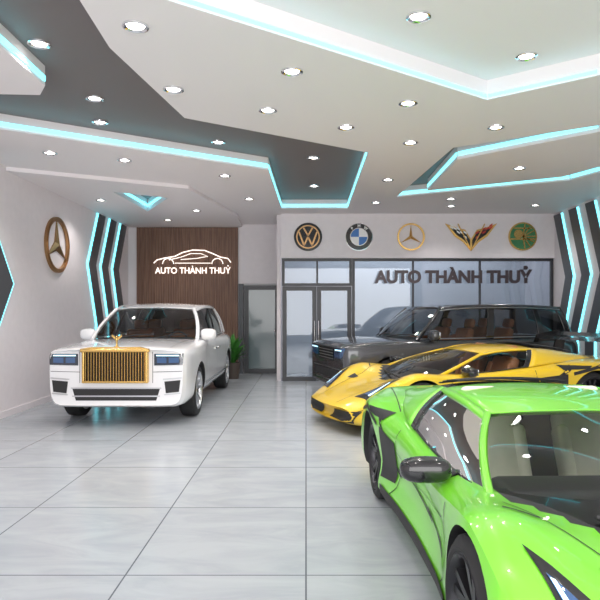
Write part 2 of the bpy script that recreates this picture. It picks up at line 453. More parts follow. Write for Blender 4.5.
# crossed flags V
em = empty('wall_emblem', (3.68, YP, 3.22)); tag(em, 'gold winged V emblem with crossed flags', 'emblem', 'car maker emblems above the glass')
b = MB()
for s in (-1, 1):
    def Q(pts): return [(s*x, z) for x, z in pts]
    b.prism(Q([(0, -.31), (.17, -.11), (.36, .02), (.58, .31), (.33, .22), (.13, .17), (.0, -.04)]), F0, .0, .025, 0)
    b.prism(Q([(.025, -.22), (.16, -.06), (.33, .06), (.47, .22), (.32, .18), (.14, .125), (.025, -.06)]), F0, .025, .034, 1)
    for r_ in range(3):
        for c_ in range(5):
            x = .10+.075*c_; z = -.035+.052*c_-.0+.05*r_*(1-.12*c_)
            if (r_+c_) % 2 == 0:
                b.prism(Q([(x, z), (x+.07, z+.045), (x+.075, z+.085), (x+.005, z+.045)]), F0, .034, .042, 3 if s < 0 else 2)
    stroke(b, (0, -.29), (s*.30, .30), .022, d0=.034, d1=.05, mi=0)
b.obj('emblem_wings', [M['gold'], M['black'], M['red'], M['whitee']], em, smooth=False)
em = empty('wall_emblem', (4.83, YP, 3.24)); tag(em, 'round green and gold emblem with relief pattern', 'emblem', 'car maker emblems above the glass')
b = MB(); b.ring(F0, .001, .29, .001, .03); b.obj('emblem_disc', M['green_en'], em)
b = MB(); b.ring(F0, .285, .315, .0, .045); b.ring(F0, .001, .1, .03, .05, c=(-.1, .05), n=20)
for k in range(7):
    a = math.pi*(-.45+.15*k); stroke(b, (0, 0), (.27*math.cos(a), .27*math.sin(a)), .025)
stroke(b, (-.27, -.06), (.27, -.06), .03); stroke(b, (-.2, .18), (.2, .18), .03)
b.obj('emblem_relief', M['gold'], em, smooth=False)
t = textobj('wall_lettering', 'AUTO THÀNH THUỶ', .375, .025, M['letter'], FB(3.27, 2.21, YP-.05), .016, None, 3.5)
tag(t, 'dark raised showroom name lettering on the glass partition', 'sign')

# ------------------------------------------------------------ partition
struct(boxobj('wall_partition', (-.56, YP, 2.76), (XR, YP+.15, ZL), M['white_wall']))
struct(boxobj('wall_column', (-1.68, YB-.12, 2.26), (-.57, YB, ZL-.0), M['white_wall']))
struct(boxobj('wall_side', (-.66, YP+.16, 0), (-.57, YB-.13, ZL), M['white_wall']))
def frame_win(name, X0, X1, z0, z1, Y, mulls=(), rails=(), t=.06, glass=M['partglass'], depth=.06, kind=True):
    e = empty(name, ((X0+X1)/2, Y, z0)); struct(e)
    cx = (X0+X1)/2; W = X1-X0; H = z1-z0
    b = MB()
    b.box((-W/2+t/2, 0, H/2), (t, depth, H)); b.box((W/2-t/2, 0, H/2), (t, depth, H))
    b.box((0, 0, t/2), (W-2*t, depth, t)); b.box((0, 0, H-t/2), (W-2*t, depth, t))
    for m in mulls: b.box((m-cx, 0, H/2), (t*.7, depth*.9, H-2*t))
    for r in rails: b.box((0, 0, r-z0), (W-2*t, depth*.8, t*.8))
    b.obj('frame', M['frame'], e, smooth=False)
    b = MB(); b.box((0, 0, H/2), (W-2*t, .008, H-2*t)); b.obj('glass_pane', glass, e, smooth=False)
    return e
yy = YP+.07
frame_win('window_1', -.54, 1.03, 2.14, 2.755, yy, mulls=(.25,))
frame_win('window_2', 1.035, XR-.01, .0, 2.755, yy, mulls=(2.4, 3.9), rails=(.12,))
for i, (X0, X1) in enumerate(((-.53, .235), (.245, 1.02))):
    d = frame_win('door_%d' % (i+1), X0, X1, 0.01, 2.13, yy, t=.095)
    b = MB(); xh = (X1-X0)/2-.04 if i == 0 else -(X1-X0)/2+.04
    b.tube([(xh, -.05, .9), (xh, -.09, .9), (xh, -.09, 1.35), (xh, -.05, 1.35)], .012, 8)
    b.obj('handle', M['chrome'], d)
M['frost'] = mat('frosted_glass', (.11, .16, .17), .15, coat=.5)
d = frame_win('door_3', -1.56, -.67, 0.01, 2.22, YB-.06, t=.11, glass=M['frost'])
b = MB(); b.tube([(.33, -.04, .95), (.33, -.08, .95), (.33, -.08, 1.1), (.33, -.04, 1.1)], .012, 8); b.obj('handle', M['chrome'], d)
struct(boxobj('trim_1', (-1.70, YB-.1, 0), (-1.58, YB, 2.26), M['dark_panel']))
la = bpy.data.lights.new('office_fill', 'AREA'); la.shape = 'RECTANGLE'; la.size = 4.5; la.size_y = .8; la.energy = 48; la.color = (.88, .93, 1)  # added fill light, out of view, to brighten the room behind the glass
lo = bpy.data.objects.new('office_fill', la); COL.objects.link(lo); lo.location = (2.5, 14.4, 3.72)

# plant
pl = empty('potted_plant', (-1.70, 14.0, 0)); tag(pl, 'leafy green potted plant by the wood wall', 'plant')
b = MB(); b.lathe([(0, .001), (0, .13), (.35, .17), (.38, .175), (.38, .155), (.33, .15), (.33, .001)], 24, 'z'); b.obj('pot', M['pot'], pl)
b = MB()
for i in range(110):
    a = random.uniform(0, 6.28); L = random.uniform(.3, .78); lean = random.uniform(.08, .36); wd = random.uniform(.035, .06)
    pts = []; n = 5
    for k in range(n+1):
        t = k/n; r = .03+lean*t*t; z = .34+L*t-.15*t*t*lean*3
        w = wd*math.sin(math.pi*min(1, t*.9+.1))
        c = Vector((r*math.cos(a), r*math.sin(a), z)); s = Vector((-math.sin(a), math.cos(a), 0))*w
        pts += [c-s, c+s]
    b.add(pts, [(2*k, 2*k+1, 2*k+3, 2*k+2) for k in range(n)])
b.obj('foliage', M['leaf'], pl, recalc=False)

# ------------------------------------------------------------ car machinery
def pchip(xs, ys, x):
    n = len(xs)
    if x <= xs[0]: return ys[0]
    if x >= xs[-1]: return ys[-1]
    h = [xs[i+1]-xs[i] for i in range(n-1)]; d = [(ys[i+1]-ys[i])/h[i] for i in range(n-1)]
    def m(i):
        if i == 0: return d[0]
        if i == n-1: return d[-1]
        if d[i-1]*d[i] <= 0: return 0
        w1 = 2*h[i]+h[i-1]; w2 = h[i]+2*h[i-1]
        return (w1+w2)/(w1/d[i-1]+w2/d[i])
    for i in range(n-1):
        if x <= xs[i+1]:
            t = (x-xs[i])/h[i]
            return (2*t**3-3*t*t+1)*ys[i]+(t**3-2*t*t+t)*h[i]*m(i)+(-2*t**3+3*t*t)*ys[i+1]+(t**3-t*t)*h[i]*m(i+1)
def cr(P, t):
    n = len(P)-1; x = min(max(t, 0), 1)*n; i = min(int(x), n-1); f = x-i
    p0 = P[max(i-1, 0)]; p1 = P[i]; p2 = P[i+1]; p3 = P[min(i+2, n)]
    return .5*((2*p1)+(p2-p0)*f+(2*p0-5*p1+4*p2-p3)*f*f+(3*p1-p0-3*p2+p3)*f**3)

def make_car(S):
    C = empty(S['name'], S['loc'], math.radians(S['rot']))
    sc_ = S.get('scale', 1); C.scale = (sc_, sc_, sc_)
    tag(C, S['label'], 'car')
    paint = S['paint']; lam = S.get('lambo', False)
    rows = sorted(S['rows']); xs = [r[0] for r in rows]
    cols = [[r[k] for r in rows] for k in range(12)]
    NS = 90; st = []
    for i in range(NS+1):
        t = i/NS; t = t-.6*math.sin(2*math.pi*t)/(2*math.pi)
        st.append(xs[0]+(xs[-1]-xs[0])*t)
    vs = []; ringn = None; xf, xr = xs[-1], xs[0]
    for x in st:
        zb, yb, ys, zs, ym, zm, yh, zh, yt, zt, zc = [pchip(xs, cols[k], x) for k in range(1, 12)]
        P = [Vector((0, zb)), Vector((yb, zb)), Vector((ys, zs)), Vector((ym, zm)), Vector((yh, zh)), Vector((yt, zt)), Vector((yt*.5, zt+(zc-zt)*.78)), Vector((0, zc))]
        half = []
        for k in range(len(P)-1):
            sub = 4 if k in (2, 3, 4, 5) else 3
            for j in range(sub):
                f = j/sub
                c = cr(P, (k+f)/(len(P)-1)); l = P[k].lerp(P[k+1], f)
                half.append(c.lerp(l, .35))
        half.append(P[-1]); half[0] = P[0]
        ring = [(p.x, p.y) for p in half]+[(-p.x, p.y) for p in half[-2:0:-1]]
        ringn = len(ring)
        for (y, z) in ring:
            xx = x
            wf = max(0, (x-(xf-1.3))/1.3); wr = max(0, ((xr+1.0)-x)/1.0)
            xx -= S['bend'][0]*wf**1.5*y*y; xx += S['bend'][1]*wr**1.5*y*y
            xx -= S.get('rake', 0)*wf**3*max(0, z-.5)
            vs.append((xx, y, z))
    fs = []
    for i in range(NS):
        for j in range(ringn):
            fs.append((i*ringn+j, i*ringn+(j+1) % ringn, (i+1)*ringn+(j+1) % ringn, (i+1)*ringn+j))
    h = ringn//2
    for base_i in (0, NS):
        o = base_i*ringn
        for j in range(h):
            a, c = o+j, o+j+1; d = o+(ringn-j-1) % ringn; e = o+(ringn-j) % ringn
            q2 = []
            for k in (a, c, d, e):
                if k not in q2: q2.append(k)
            if len(q2) >= 3: fs.append(tuple(q2))
    mb = MB(); mb.add(vs, fs, 0)
    body = mb.obj('body_tmp', [paint, M['matblack'], S['inter']], None, solid=True)
    cu = MB()
    for (wx, wr_, ar) in S['wheels']:
        for s in (-1, 1):
            nn = 48; ya = S['archin']*s; yb_ = 1.3*s
            pv = [(wx+ar*math.cos(2*math.pi*(k+.5)/nn), ya, wr_+ar*math.sin(2*math.pi*(k+.5)/nn)) for k in range(nn)]
            pw = [(p[0], yb_, p[2]) for p in pv]
            f = [tuple(range(nn)), tuple(range(nn, 2*nn))[::-1]]+[(k, (k+1) % nn, nn+(k+1) % nn, nn+k) for k in range(nn)]
            cu.add(pv+pw, f, 1)
    B = [Vector(p) for p in S['B']]; R = [Vector(p) for p in S['R']]
    cx0, cx1, cz = S['cav']
    edge = []
    for k in range(41):
        p = cr(B, k/40)
        if cx0 <= p.x <= cx1: edge.append((p.x, p.y-.07))
    poly = edge+[(x, -y) for x, y in edge[::-1]]
    cu.prism(poly, ((0, 0, 0), (1, 0, 0), (0, 1, 0), (0, 0, 1)), cz, 1.7, 2)
    cut = cu.obj('cut_tmp', [paint, M['matblack'], S['inter']], None, smooth=False)
    bm = bmesh.new(); bm.from_mesh(cut.data); bm.faces.ensure_lookup_table(); seen = set()
    for f0 in bm.faces:
        if f0.index in seen: continue
        comp = [f0]; seen.add(f0.index); stk = [f0]
        while stk:
            f = stk.pop()
            for e in f.edges:
                for g in e.link_faces:
                    if g.index not in seen: seen.add(g.index); comp.append(g); stk.append(g)
        cen = Vector((0, 0, 0)); vv = {v for f in comp for v in f.verts}
        for v in vv: cen += v.co
        cen /= len(vv)
        vol = 0
        for f in comp: vol += (f.calc_center_median()-cen).dot(f.normal)*f.calc_area()
        if vol < 0: bmesh.ops.reverse_faces(bm, faces=comp)
    bm.to_mesh(cut.data); bm.free()
    def runbool(solver):
        body.modifiers.clear()
        md = body.modifiers.new('b', 'BOOLEAN'); md.object = cut; md.operation = 'DIFFERENCE'; md.solver = solver
        if solver == 'EXACT':
            md.material_mode = 'INDEX'; 
        dg = bpy.context.evaluated_depsgraph_get(); dg.update()
        return bpy.data.meshes.new_from_object(body.evaluated_get(dg))
    me = runbool('EXACT')
    mz = max(v.co.z for v in me.vertices); my_ = max(abs(v.co.y) for v in me.vertices)
    if mz > 1.5 or my_ > 1.2:
        print('BOOL FAIL exact', S['label'], mz, my_)
        me = runbool('FAST')
        mz = max(v.co.z for v in me.vertices); print('FAST', mz)
    bpy.data.objects.remove(body); bpy.data.objects.remove(cut)
    me.name = 'body'
    wsb = S['wb']
    B0 = B[0]; BE = B[-1]
    for p in me.polygons:
        c = p.center
        if p.material_index == 0 and p.normal.z > .3 and abs(c.y) < B0.y-.02:
            xbase = B0.x+(wsb[0]-B0.x)*(1-(c.y/B0.y)**2)
            if cx1-.1 < c.x < xbase+.01: p.material_index = 1
            if BE.x < c.x < cx0 and abs(c.y) < BE.y: p.material_index = 1
    for p in me.polygons: p.use_smooth = True
    me.set_sharp_from_angle(angle=math.radians(38))
    bo = bpy.data.objects.new('body', me); COL.objects.link(bo); bo.parent = C
    bm = bmesh.new(); bm.from_mesh(me); bvh = BVHTree.FromBMesh(bm); bm.free()
    last = [None]
    def proj(kind, a, c, s=1):
        if kind == 'side': o = Vector((a, 3*s, c)); d = Vector((0, -s, 0))
        elif kind == 'front': o = Vector((5, a, c)); d = Vector((-1, 0, 0))
        elif kind == 'rear': o = Vector((-5, a, c)); d = Vector((1, 0, 0))
        else: o = Vector((a, c*s, 4)); d = Vector((0, 0, -1))
        hit = bvh.ray_cast(o, d)
        if hit[0] is None: return last[0]
        nn = hit[1] if hit[1].dot(d) < 0 else -hit[1]
        last[0] = (hit[0], nn); return last[0]
    def plr(P, t):
        P = [Vector(p) for p in P]; ls = [(P[i+1]-P[i]).length for i in range(len(P)-1)]; T = sum(ls)*t
        for i, l in enumerate(ls):
            if T <= l+1e-9 or i == len(ls)-1: return P[i].lerp(P[i+1], min(1, T/max(l, 1e-9)))
            T -= l
    def patch(name, top, bot, kind, m, nu=16, nv=6, off=.006, sides=(1,), mi=0, b=None, parent=None):
        out = []
        for s in sides:
            bb = b or MB()
            def fn(u, v):
                p = plr(bot, u).lerp(plr(top, u), v)
                if kind == 'front' or kind == 'rear': h = proj(kind, p.x*s, p.y)
                else: h = proj(kind, p.x, p.y, s)
                if h is None: return Vector((p.x, 0, .3))
                return h[0]+h[1]*off
            bb.grid(fn, nu, nv, mi)
            if b is None: out.append(bb.obj(name, m, parent or C, recalc=False))
        return out
    def strip(b, pts, w, kind, s=1, off=.004, n=None):
        P = [Vector(p) for p in pts]
        L = sum((P[i+1]-P[i]).length for i in range(len(P)-1)); n = n or max(4, int(L/.04))
        vs = []
        for i in range(n+1):
            p = plr(P, i/n); q = plr(P, min(1, i/n+.01)); r = plr(P, max(0, i/n-.01)); d = (q-r).normalized(); nn = Vector((-d.y, d.x))*w/2
            for e in (p+nn, p-nn):
                h = proj(kind, e.x*(s if kind in ('front', 'rear') else 1), e.y, s)
                vs.append(h[0]+h[1]*off if h else Vector((0, 0, .3)))
        b.add(vs, [(2*i, 2*i+1, 2*i+3, 2*i+2) for i in range(n)])
    # ---- greenhouse
    wb, wt, rb, rt = S['wb'], S['wt'], S['rb'], S['rt']
    E = B[-1]; F = R[-1]; T0 = R[0]
    def arc(corner, cen, u):
        k = 2*u-1; return Vector((cen[0]+(corner.x-cen[0])*k*k, corner.y*k, cen[1]+(corner.z-cen[1])*k*k))
    b = MB()
    def ws(u, v):
        p = arc(B0, wb, u).lerp(arc(T0, wt, u), v); k = math.sin(math.pi*v)*.03
        return p+Vector((k*.6, 0, k))
    b.grid(ws, 20, 12); b.obj('windshield', M['glass'], C, recalc=False)
    b = MB()
    def rw(u, v):
        p = arc(E, rb, u).lerp(arc(F, rt, u), v); return p
    b.grid(rw, 16, 8); b.obj('rear_window', S.get('rearmat', M['glass_dark']), C, recalc=False)
    def rf(u, t):
        p = cr(R, t); k = 2*u-1; q = 1-k*k
        cr0 = wt[1]-T0.z; cr1 = rt[1]-F.z; cm = S['crown']
        w0 = max(0, 1-t/.15); w1 = max(0, (t-.85)/.15)
        crown = cm*(1-w0-w1)+cr0*w0+cr1*w1
        bx = (wt[0]-T0.x)*(1-t)**2+(rt[0]-F.x)*t**2
        return Vector((p.x+bx*q, p.y*k, p.z+crown*(q**.8)))
    rs = S.get('roofsplit', 1.0)
    b = MB(); b.grid(lambda u, v: rf(u, v*rs), 20, 24); r_ = b.obj('roof', S.get('roofmat', paint), C, recalc=False)
    sm = r_.modifiers.new('s', 'SOLIDIFY'); sm.thickness = .025; sm.offset = -1
    if rs < 1:
        b = MB(); b.grid(lambda u, v: rf(.0+u, rs+v*(1-rs)), 16, 10); b.obj('engine_cover', M['black'], C, recalc=False)
        b = MB()
        for k in range(5):
            t = rs+.06+(1-rs)*.8*k/5
            pts = [rf(.12+.76*j/10, t)+Vector((0, 0, .02)) for j in range(11)]
            for j in range(10):
                p, q = pts[j], pts[j+1]; dx = Vector((-.11, 0, -.012)); up = Vector((0, 0, .012))
                b.add([p, q, q+dx, p+dx, p+up, q+up, q+dx+up, p+dx+up], [(4, 5, 6, 7), (0, 4, 7, 3), (1, 2, 6, 5), (0, 1, 5, 4), (3, 7, 6, 2), (0, 3, 2, 1)])
        b.obj('engine_louvers', S.get('louvermat', M['matblack']), C, smooth=False)
    def sd(t, v, s, off=0):
        p = cr(B, t).lerp(cr(R, t), v); k = math.sin(math.pi*v)*.03+off
        return Vector((p.x, (p.y+k)*s, p.z+k*.3))
    for s in (-1, 1):
        for (t0, t1, kd) in S['div']:
            b = MB()
            if kd == 'g':
                b.grid(lambda u, v: sd(t0+(t1-t0)*u, .04+.88*v, s), 14, 6)
                b.obj('side_window', S.get('sideglass', M['glass_dark']), C, recalc=False)
            else:
                b.grid(lambda u, v: sd(t0+(t1-t0)*u, v, s, .004), 8, 8)
                o = b.obj('pillar', paint if kd == 'p' else M['black'], C, recalc=False)
                sm = o.modifiers.new('s', 'SOLIDIFY'); sm.thickness = .02; sm.offset = 0
        b = MB()
        b.grid(lambda u, v: sd(u*S.get('railend', 1), .9+.11*v, s, .005), 30, 2)
        o = b.obj('roof_rail', S.get('roofmat', paint), C, recalc=False)
        sm = o.modifiers.new('s', 'SOLIDIFY'); sm.thickness = .02; sm.offset = 0
        b = MB(); b.tube([sd(S.get('railend', 1)*k/30, .035, s, .006) for k in range(31)], .009, 6)
        b.obj('window_trim', S.get('trimmat', M['black']), C)
        if S.get('toptrim'):
            b = MB(); b.tube([sd(.02+.96*k/30, .905, s, .02) for k in range(31)], .010, 6)
            b.obj('roof_trim', M['silver'], C)
        b = MB(); b.tube([sd(0, k/12, s, -.003)+Vector((.0, 0, 0)) for k in range(13)], S['apil'], 10)
        b.obj('windshield_pillar', S.get('roofmat', paint), C)
        if not lam:
            b = MB(); b.tube([sd(1, k/10, s, -.005) for k in range(11)], S['apil']*1.1, 10)
            b.obj('rear_pillar', S.get('roofmat', paint), C)
    for (u0, u1) in ((.28, .62), (.62, .93)) if not lam else ((.75, .25),):
        b = MB()
        p0 = ws(u0, .0)+Vector((.03, 0, .02)); p1 = ws(u1, .1)+Vector((.015, 0, .02)); b.tube([p0, p0.lerp(p1, .5)+Vector((.06 if lam else .005, 0, .02)), p1], .008 if not lam else .012, 6)
        b.obj('wiper', M['matblack'], C)
    # ---- wheels
    for (wx, wr_, ar) in S['wheels']:
        for s in (-1, 1):
            W = empty('wheel', (wx, s*(S['track']), wr_), 0 if s > 0 else math.pi, C)
            r = wr_; w = S['tw']; ri = r*S['rimf']
            b = MB()
            b.lathe([(-w/2+.01, ri), (-w/2, ri+.02), (-w/2+.005, r-.04), (-w/2+.03, r-.008), (-.05, r), (.05, r), (w/2-.03, r-.008), (w/2-.005, r-.04), (w/2, ri+.02), (w/2-.01, ri)], 56)
            b.obj('tire', M['tire'], W)
            b = MB()
            b.lathe([(-w/2+.02, ri-.01), (-w/2+.01, ri+.003), (w/2-.01, ri+.004), (w/2-.002, ri-.006), (w/2-.02, ri-.022), (w/2-.06, ri-.03), (-w/2+.03, ri-.035), (-w/2+.02, ri-.01)], 56)
            ns = S['spokes']; yo = w/2-.03
            for k in range(ns):
                a = 2*math.pi*k/ns+.3
                for da in S['spk']:
                    a1 = a+da*.35; a2 = a+da
                    p1 = Vector((math.cos(a1)*r*.12, 0, math.sin(a1)*r*.12)); p2 = Vector((math.cos(a2)*(ri-.012), 0, math.sin(a2)*(ri-.012)))
                    d = (p2-p1).normalized(); nrm = Vector((-d.z, 0, d.x)); w1, w2 = S['spw']
                    y1, y2 = yo-.02, yo+.005
                    b.add([p1+nrm*w1+Vector((0, y1, 0)), p1-nrm*w1+Vector((0, y1, 0)), p2-nrm*w2+Vector((0, y2, 0)), p2+nrm*w2+Vector((0, y2, 0)),
                           p1+nrm*w1*1.2+Vector((0, y1-.05, 0)), p1-nrm*w1*1.2+Vector((0, y1-.05, 0)), p2-nrm*w2*1.3+Vector((0, y2-.04, 0)), p2+nrm*w2*1.3+Vector((0, y2-.04, 0))],
                          [(0, 1, 2, 3), (4, 7, 6, 5), (0, 4, 5, 1), (2, 6, 7, 3), (0, 3, 7, 4), (1, 5, 6, 2)])
            b.lathe([(yo-.07, r*.17), (yo-.01, r*.16), (yo, r*.13), (yo+.002, .0008)], 24)
            b.obj('rim', S['rim'], W)
            b = MB(); b.lathe([(0, r*.1), (0, ri*.78), (.02, ri*.78), (.02, r*.1)], 40); b.obj('brake_disc', M['disc'], W)
            b = MB(); b.rbox((ri*.55, .02, .05), (.09, .08, .2), .02); b.obj('brake_caliper', S.get('cal', M['matblack']), W)
            b = MB(); b.lathe([(yo-.005, r*.1), (yo+.01, r*.095), (yo+.012, .0008)], 20); b.obj('hub_cap', S.get('hub', M['matblack']), W)
    # ---- interior
    zf = cz
    for (sx, sy) in S['seats']:
        b = MB(); h = S['seath']; wd = .5
        rot = Matrix.Rotation(math.radians(-14 if not lam else -24), 3, 'Y')
        b.rbox((sx+.12, sy, zf+.17), (.52, wd, .18), .06)
        b.rbox((sx-.22, sy, zf+.17+h*.46), (.14, wd*.96, h*.85), .055, mx=rot)
        for q in (-1, 1):
            b.rbox((sx-.17, sy+q*wd*.42, zf+.15+h*.42), (.16, .08, h*.66), .035, mx=rot)
        b.rbox((sx-.24-h*.18 if not lam else sx-.24-h*.22, sy, zf+.17+h*.98), (.1, .27, .17), .045, mx=rot)
        b.obj('seat', S['seatmat'], C)
    b = MB(); dx = cx1-.12
    b.rbox((dx, 0, B0.z-.07), (.34, B0.y*1.75, .2), .06); b.rbox((dx-.25, 0, zf+.2), (.7, .24, .3), .05)
    b.obj('dashboard', M['dash'], C)
    b = MB(); sc = Vector((dx-.3, S['drv'], B0.z-.05)); rr = .17
    b.tube([sc+Vector((-math.sin(a)*rr*.35, math.cos(a)*rr, math.sin(a)*rr*.93)) for a in [2*math.pi*k/24 for k in range(24)]], .014, 6, closed=True)
    b.tube([sc+Vector((0, -rr, 0)), sc+Vector((.03, 0, 0)), sc+Vector((0, rr, 0))], .014, 6); b.tube([sc, sc+Vector((.22, 0, -.06))], .02, 6)
    b.obj('steering_wheel', M['dash'], C)
    for s in (-1, 1):
        mx_, my, mz = S['mir']
        b = MB()
        if lam:
            b.ell((mx_, s*my, mz), (.075, .135, .065), p=.75, nu=20, nv=12)
            b.tube([(mx_-.1, s*(B0.y+.04), S['mirb']), (mx_-.04, s*(my-.12), mz-.03), (mx_-.01, s*(my-.02), mz-.02)], [.03, .022, .025], 8)
        else:
            b.ell((mx_, s*my, mz), (.08, .13, .095), p=.65, nu=20, nv=12)
            b.tube([(mx_-.04, s*(B0.y+.02), mz-.09), (mx_-.02, s*(my-.05), mz-.08)], [.035, .03], 8)
        b.obj('side_mirror', S.get('mirmat', paint), C)
        b = MB(); b.rbox((mx_-.075, s*my, mz), (.012, .19 if lam else .18, .08 if lam else .12), .005); b.obj('mirror_glass', M['chrome'], C)
    S['fn'] = (C, proj, patch, strip, sd, rf, ws)
    return C

def line_obj(S, name, items, m, w=.007, off=.003):
    C, proj, patch, strip, *_ = S['fn']
    for kind, pts, sides in items:
        for s in sides:
            b = MB(); strip(b, pts, w, kind, s, off); b.obj(name, m, C, recalc=False)

# ============================================================ white luxury suv
WP = mat('pearl_white_paint', (.86, .86, .88), .25, coat=1)
SR = dict(name='car', label='white luxury suv with upright gold grille, parked facing out', loc=(-2.60, 10.75, 0), rot=-90, paint=WP, inter=M['tan'],
  rows=[(-2.62, .42, .6, .78, .48, .84, .66, .82, .92, .72, 1.03, 1.06), (-2.56, .34, .7, .88, .42, .93, .66, .91, .96, .8, 1.07, 1.1), (-2.3, .28, .8, .95, .4, .98, .66, .96, .99, .85, 1.1, 1.13),
        (-1.6, .26, .82, .98, .38, 1.01, .66, .99, 1.0, .88, 1.12, 1.15), (0, .26, .82, .97, .38, .99, .66, .98, 1.01, .9, 1.12, 1.14), (.9, .26, .82, .97, .38, 1.0, .66, .985, 1.02, .89, 1.12, 1.155),
        (1.65, .26, .82, .98, .38, 1.01, .66, .99, 1.01, .89, 1.10, 1.15), (2.3, .26, .82, .96, .38, .98, .64, .975, .99, .88, 1.07, 1.12), (2.52, .27, .8, .92, .38, .95, .62, .945, .97, .86, 1.05, 1.10), (2.6, .3, .76, .88, .4, .91, .62, .905, .95, .84, 1.03, 1.075)],
  bend=(.09, .1), wheels=[(1.62, .385, .435), (-1.62, .385, .435)], archin=.6, track=.85, tw=.26, rimf=.74,
  B=[(1.08, .85, 1.12), (.3, .90, 1.125), (-.6, .905, 1.125), (-1.5, .88, 1.13), (-2.3, .80, 1.13)],
  R=[(.38, .67, 1.61), (-.05, .71, 1.67), (-.7, .72, 1.685), (-1.4, .70, 1.665), (-1.98, .64, 1.61)],
  wb=(1.32, 1.14), wt=(.5, 1.645), rb=(-2.42, 1.13), rt=(-2.05, 1.63), crown=.045, cav=(-1.1, 1.0, .4),
  div=[(0, .03, 'p'), (.03, .42, 'g'), (.42, .46, 'k'), (.46, .75, 'g'), (.75, .79, 'p'), (.79, .93, 'g'), (.93, 1, 'p')],
  apil=.034, spokes=5, spk=(-.22, .22), spw=(.02, .018), rim=M['silver'], seats=[(.1, .42), (.1, -.42), (-.85, .42), (-.85, -.42)], seath=.78, seatmat=M['tan'], drv=.42,
  mir=(.85, .99, 1.2), trimmat=M['chrome'], sideglass=M['glass_dark'])
make_car(SR)
C, proj, patch, strip, *_ = SR['fn']
fx = proj('front', 0, .85)[0].x
b = MB()
gw, gz0, gz1 = .43, .62, 1.04
for q in (-1, 1): b.rbox((fx+.03, q*gw, (gz0+gz1)/2), (.1, .035, gz1-gz0), .01)
b.rbox((fx+.03, 0, gz1+.01), (.13, gw*2+.08, .05), .015); b.rbox((fx+.03, 0, gz0), (.1, gw*2+.04, .03), .01)
b.prism([(-gw-.04, gz1+.03), (gw+.04, gz1+.03), (gw-.1, gz1+.055), (-gw+.1, gz1+.055)], ((fx+.06, 0, 0), (0, 1, 0), (0, 0, 1), (1, 0, 0)), -.1, 0)
b.obj('grille_surround', M['gold'], C, smooth=False)
b = MB()
for k in range(22):
    y = -gw+.03+(2*gw-.06)*k/21; b.rbox((fx+.045, y, (gz0+gz1)/2), (.05, .012, gz1-gz0-.02), .004, seg=1)
b.obj('grille_bars', M['gold'], C, smooth=False)
b = MB(); b.box((fx+.01, 0, (gz0+gz1)/2), (.02, gw*2, gz1-gz0-.02)); b.obj('grille_backing', M['matblack'], C, smooth=False)
b = MB(); zo = gz1+.045
b.lathe([(0, .04), (.016, .04), (.026, .016), (.07, .012), (.1, .022), (.14, .016), (.16, .006), (.163, .001)], 12, 'z', c=(fx-.02, 0, zo))
for q in (-1, 1):
    b.prism([(0, .09), (q*.07, .15), (q*.065, .18), (q*.012, .13)], ((fx-.03, 0, zo), (0, 1, 0), (0, 0, 1), (1, 0, 0)), -.008, .008)
b.obj('hood_ornament', M['gold'], C)
textobj('badge', 'RR', .06, .004, M['gold'], ((fx+.096, 0, gz1-.005), (0, 1, 0), (0, 0, 1), (1, 0, 0)), .002, C)
M['rrlens'] = mat('dark_headlight', (.02, .03, .05), .1, coat=1)
patch('headlight', [(.52, 1.0), (.91, 1.0)], [(.52, .84), (.91, .85)], 'front', M['rrlens'], 12, 6, .008, (-1, 1))
patch('headlight_glow', [(.55, .985), (.86, .985)], [(.55, .97), (.86, .97)], 'front', M['lensglow'], 6, 2, .012, (-1, 1))
patch('headlight_lens', [(.72, .95), (.86, .95)], [(.72, .875), (.86, .88)], 'front', M['lens'], 6, 2, .012, (-1, 1))
patch('headlight_lens', [(.56, .95), (.69, .95)], [(.56, .875), (.69, .875)], 'front', M['lens'], 6, 2, .012, (-1, 1))
patch('lower_grille', [(-.60, .52), (.60, .52)], [(-.55, .36), (.55, .36)], 'front', M['matblack'], 24, 4, .006)
patch('air_intake', [(.66, .62), (.88, .64)], [(.68, .46), (.86, .48)], 'front', M['matblack'], 10, 4, .007, (-1, 1))
line_obj(SR, 'bumper_trim', [('front', [(.64, .65), (.9, .67)], (1, -1)), ('front', [(-.62, .53), (.62, .53)], (1,)), ('front', [(.66, .44), (.88, .46)], (1, -1)), ('front', [(-.6, .42), (.6, .42)], (1,))], M['silver'], .018, .009)
dl_ = [('side', [(1.05, 1.08), (1.1, .75), (1.05, .42), (-.9, .42), (-1.15, .7), (-1.2, 1.08)], (1, -1)), ('side', [(-.12, 1.1), (-.12, .42)], (1, -1)),
       ('top', [(2.45, .72), (1.35, .74)], (1, -1)), ('front', [(.5, 1.03), (.5, .6)], (1, -1)), ('front', [(.5, .75), (.9, .76)], (1, -1))]
line_obj(SR, 'panel_gap', dl_, M['matblack'])
line_obj(SR, 'body_trim', [('side', [(1.15, .45), (-1.15, .45)], (1, -1))], M['chrome'], .02, .006)
for s in (-1, 1):
    for x in (.12, -.28):
        b = MB(); b.rbox((x, s*1.0, .93), (.17, .03, .03), .01); b.obj('door_handle', M['chrome'], C)
patch('rear_light', [(.7, 1.0), (.82, .98)], [(.7, .75), (.82, .75)], 'rear', M['red'], 4, 6, .01, (1, -1))

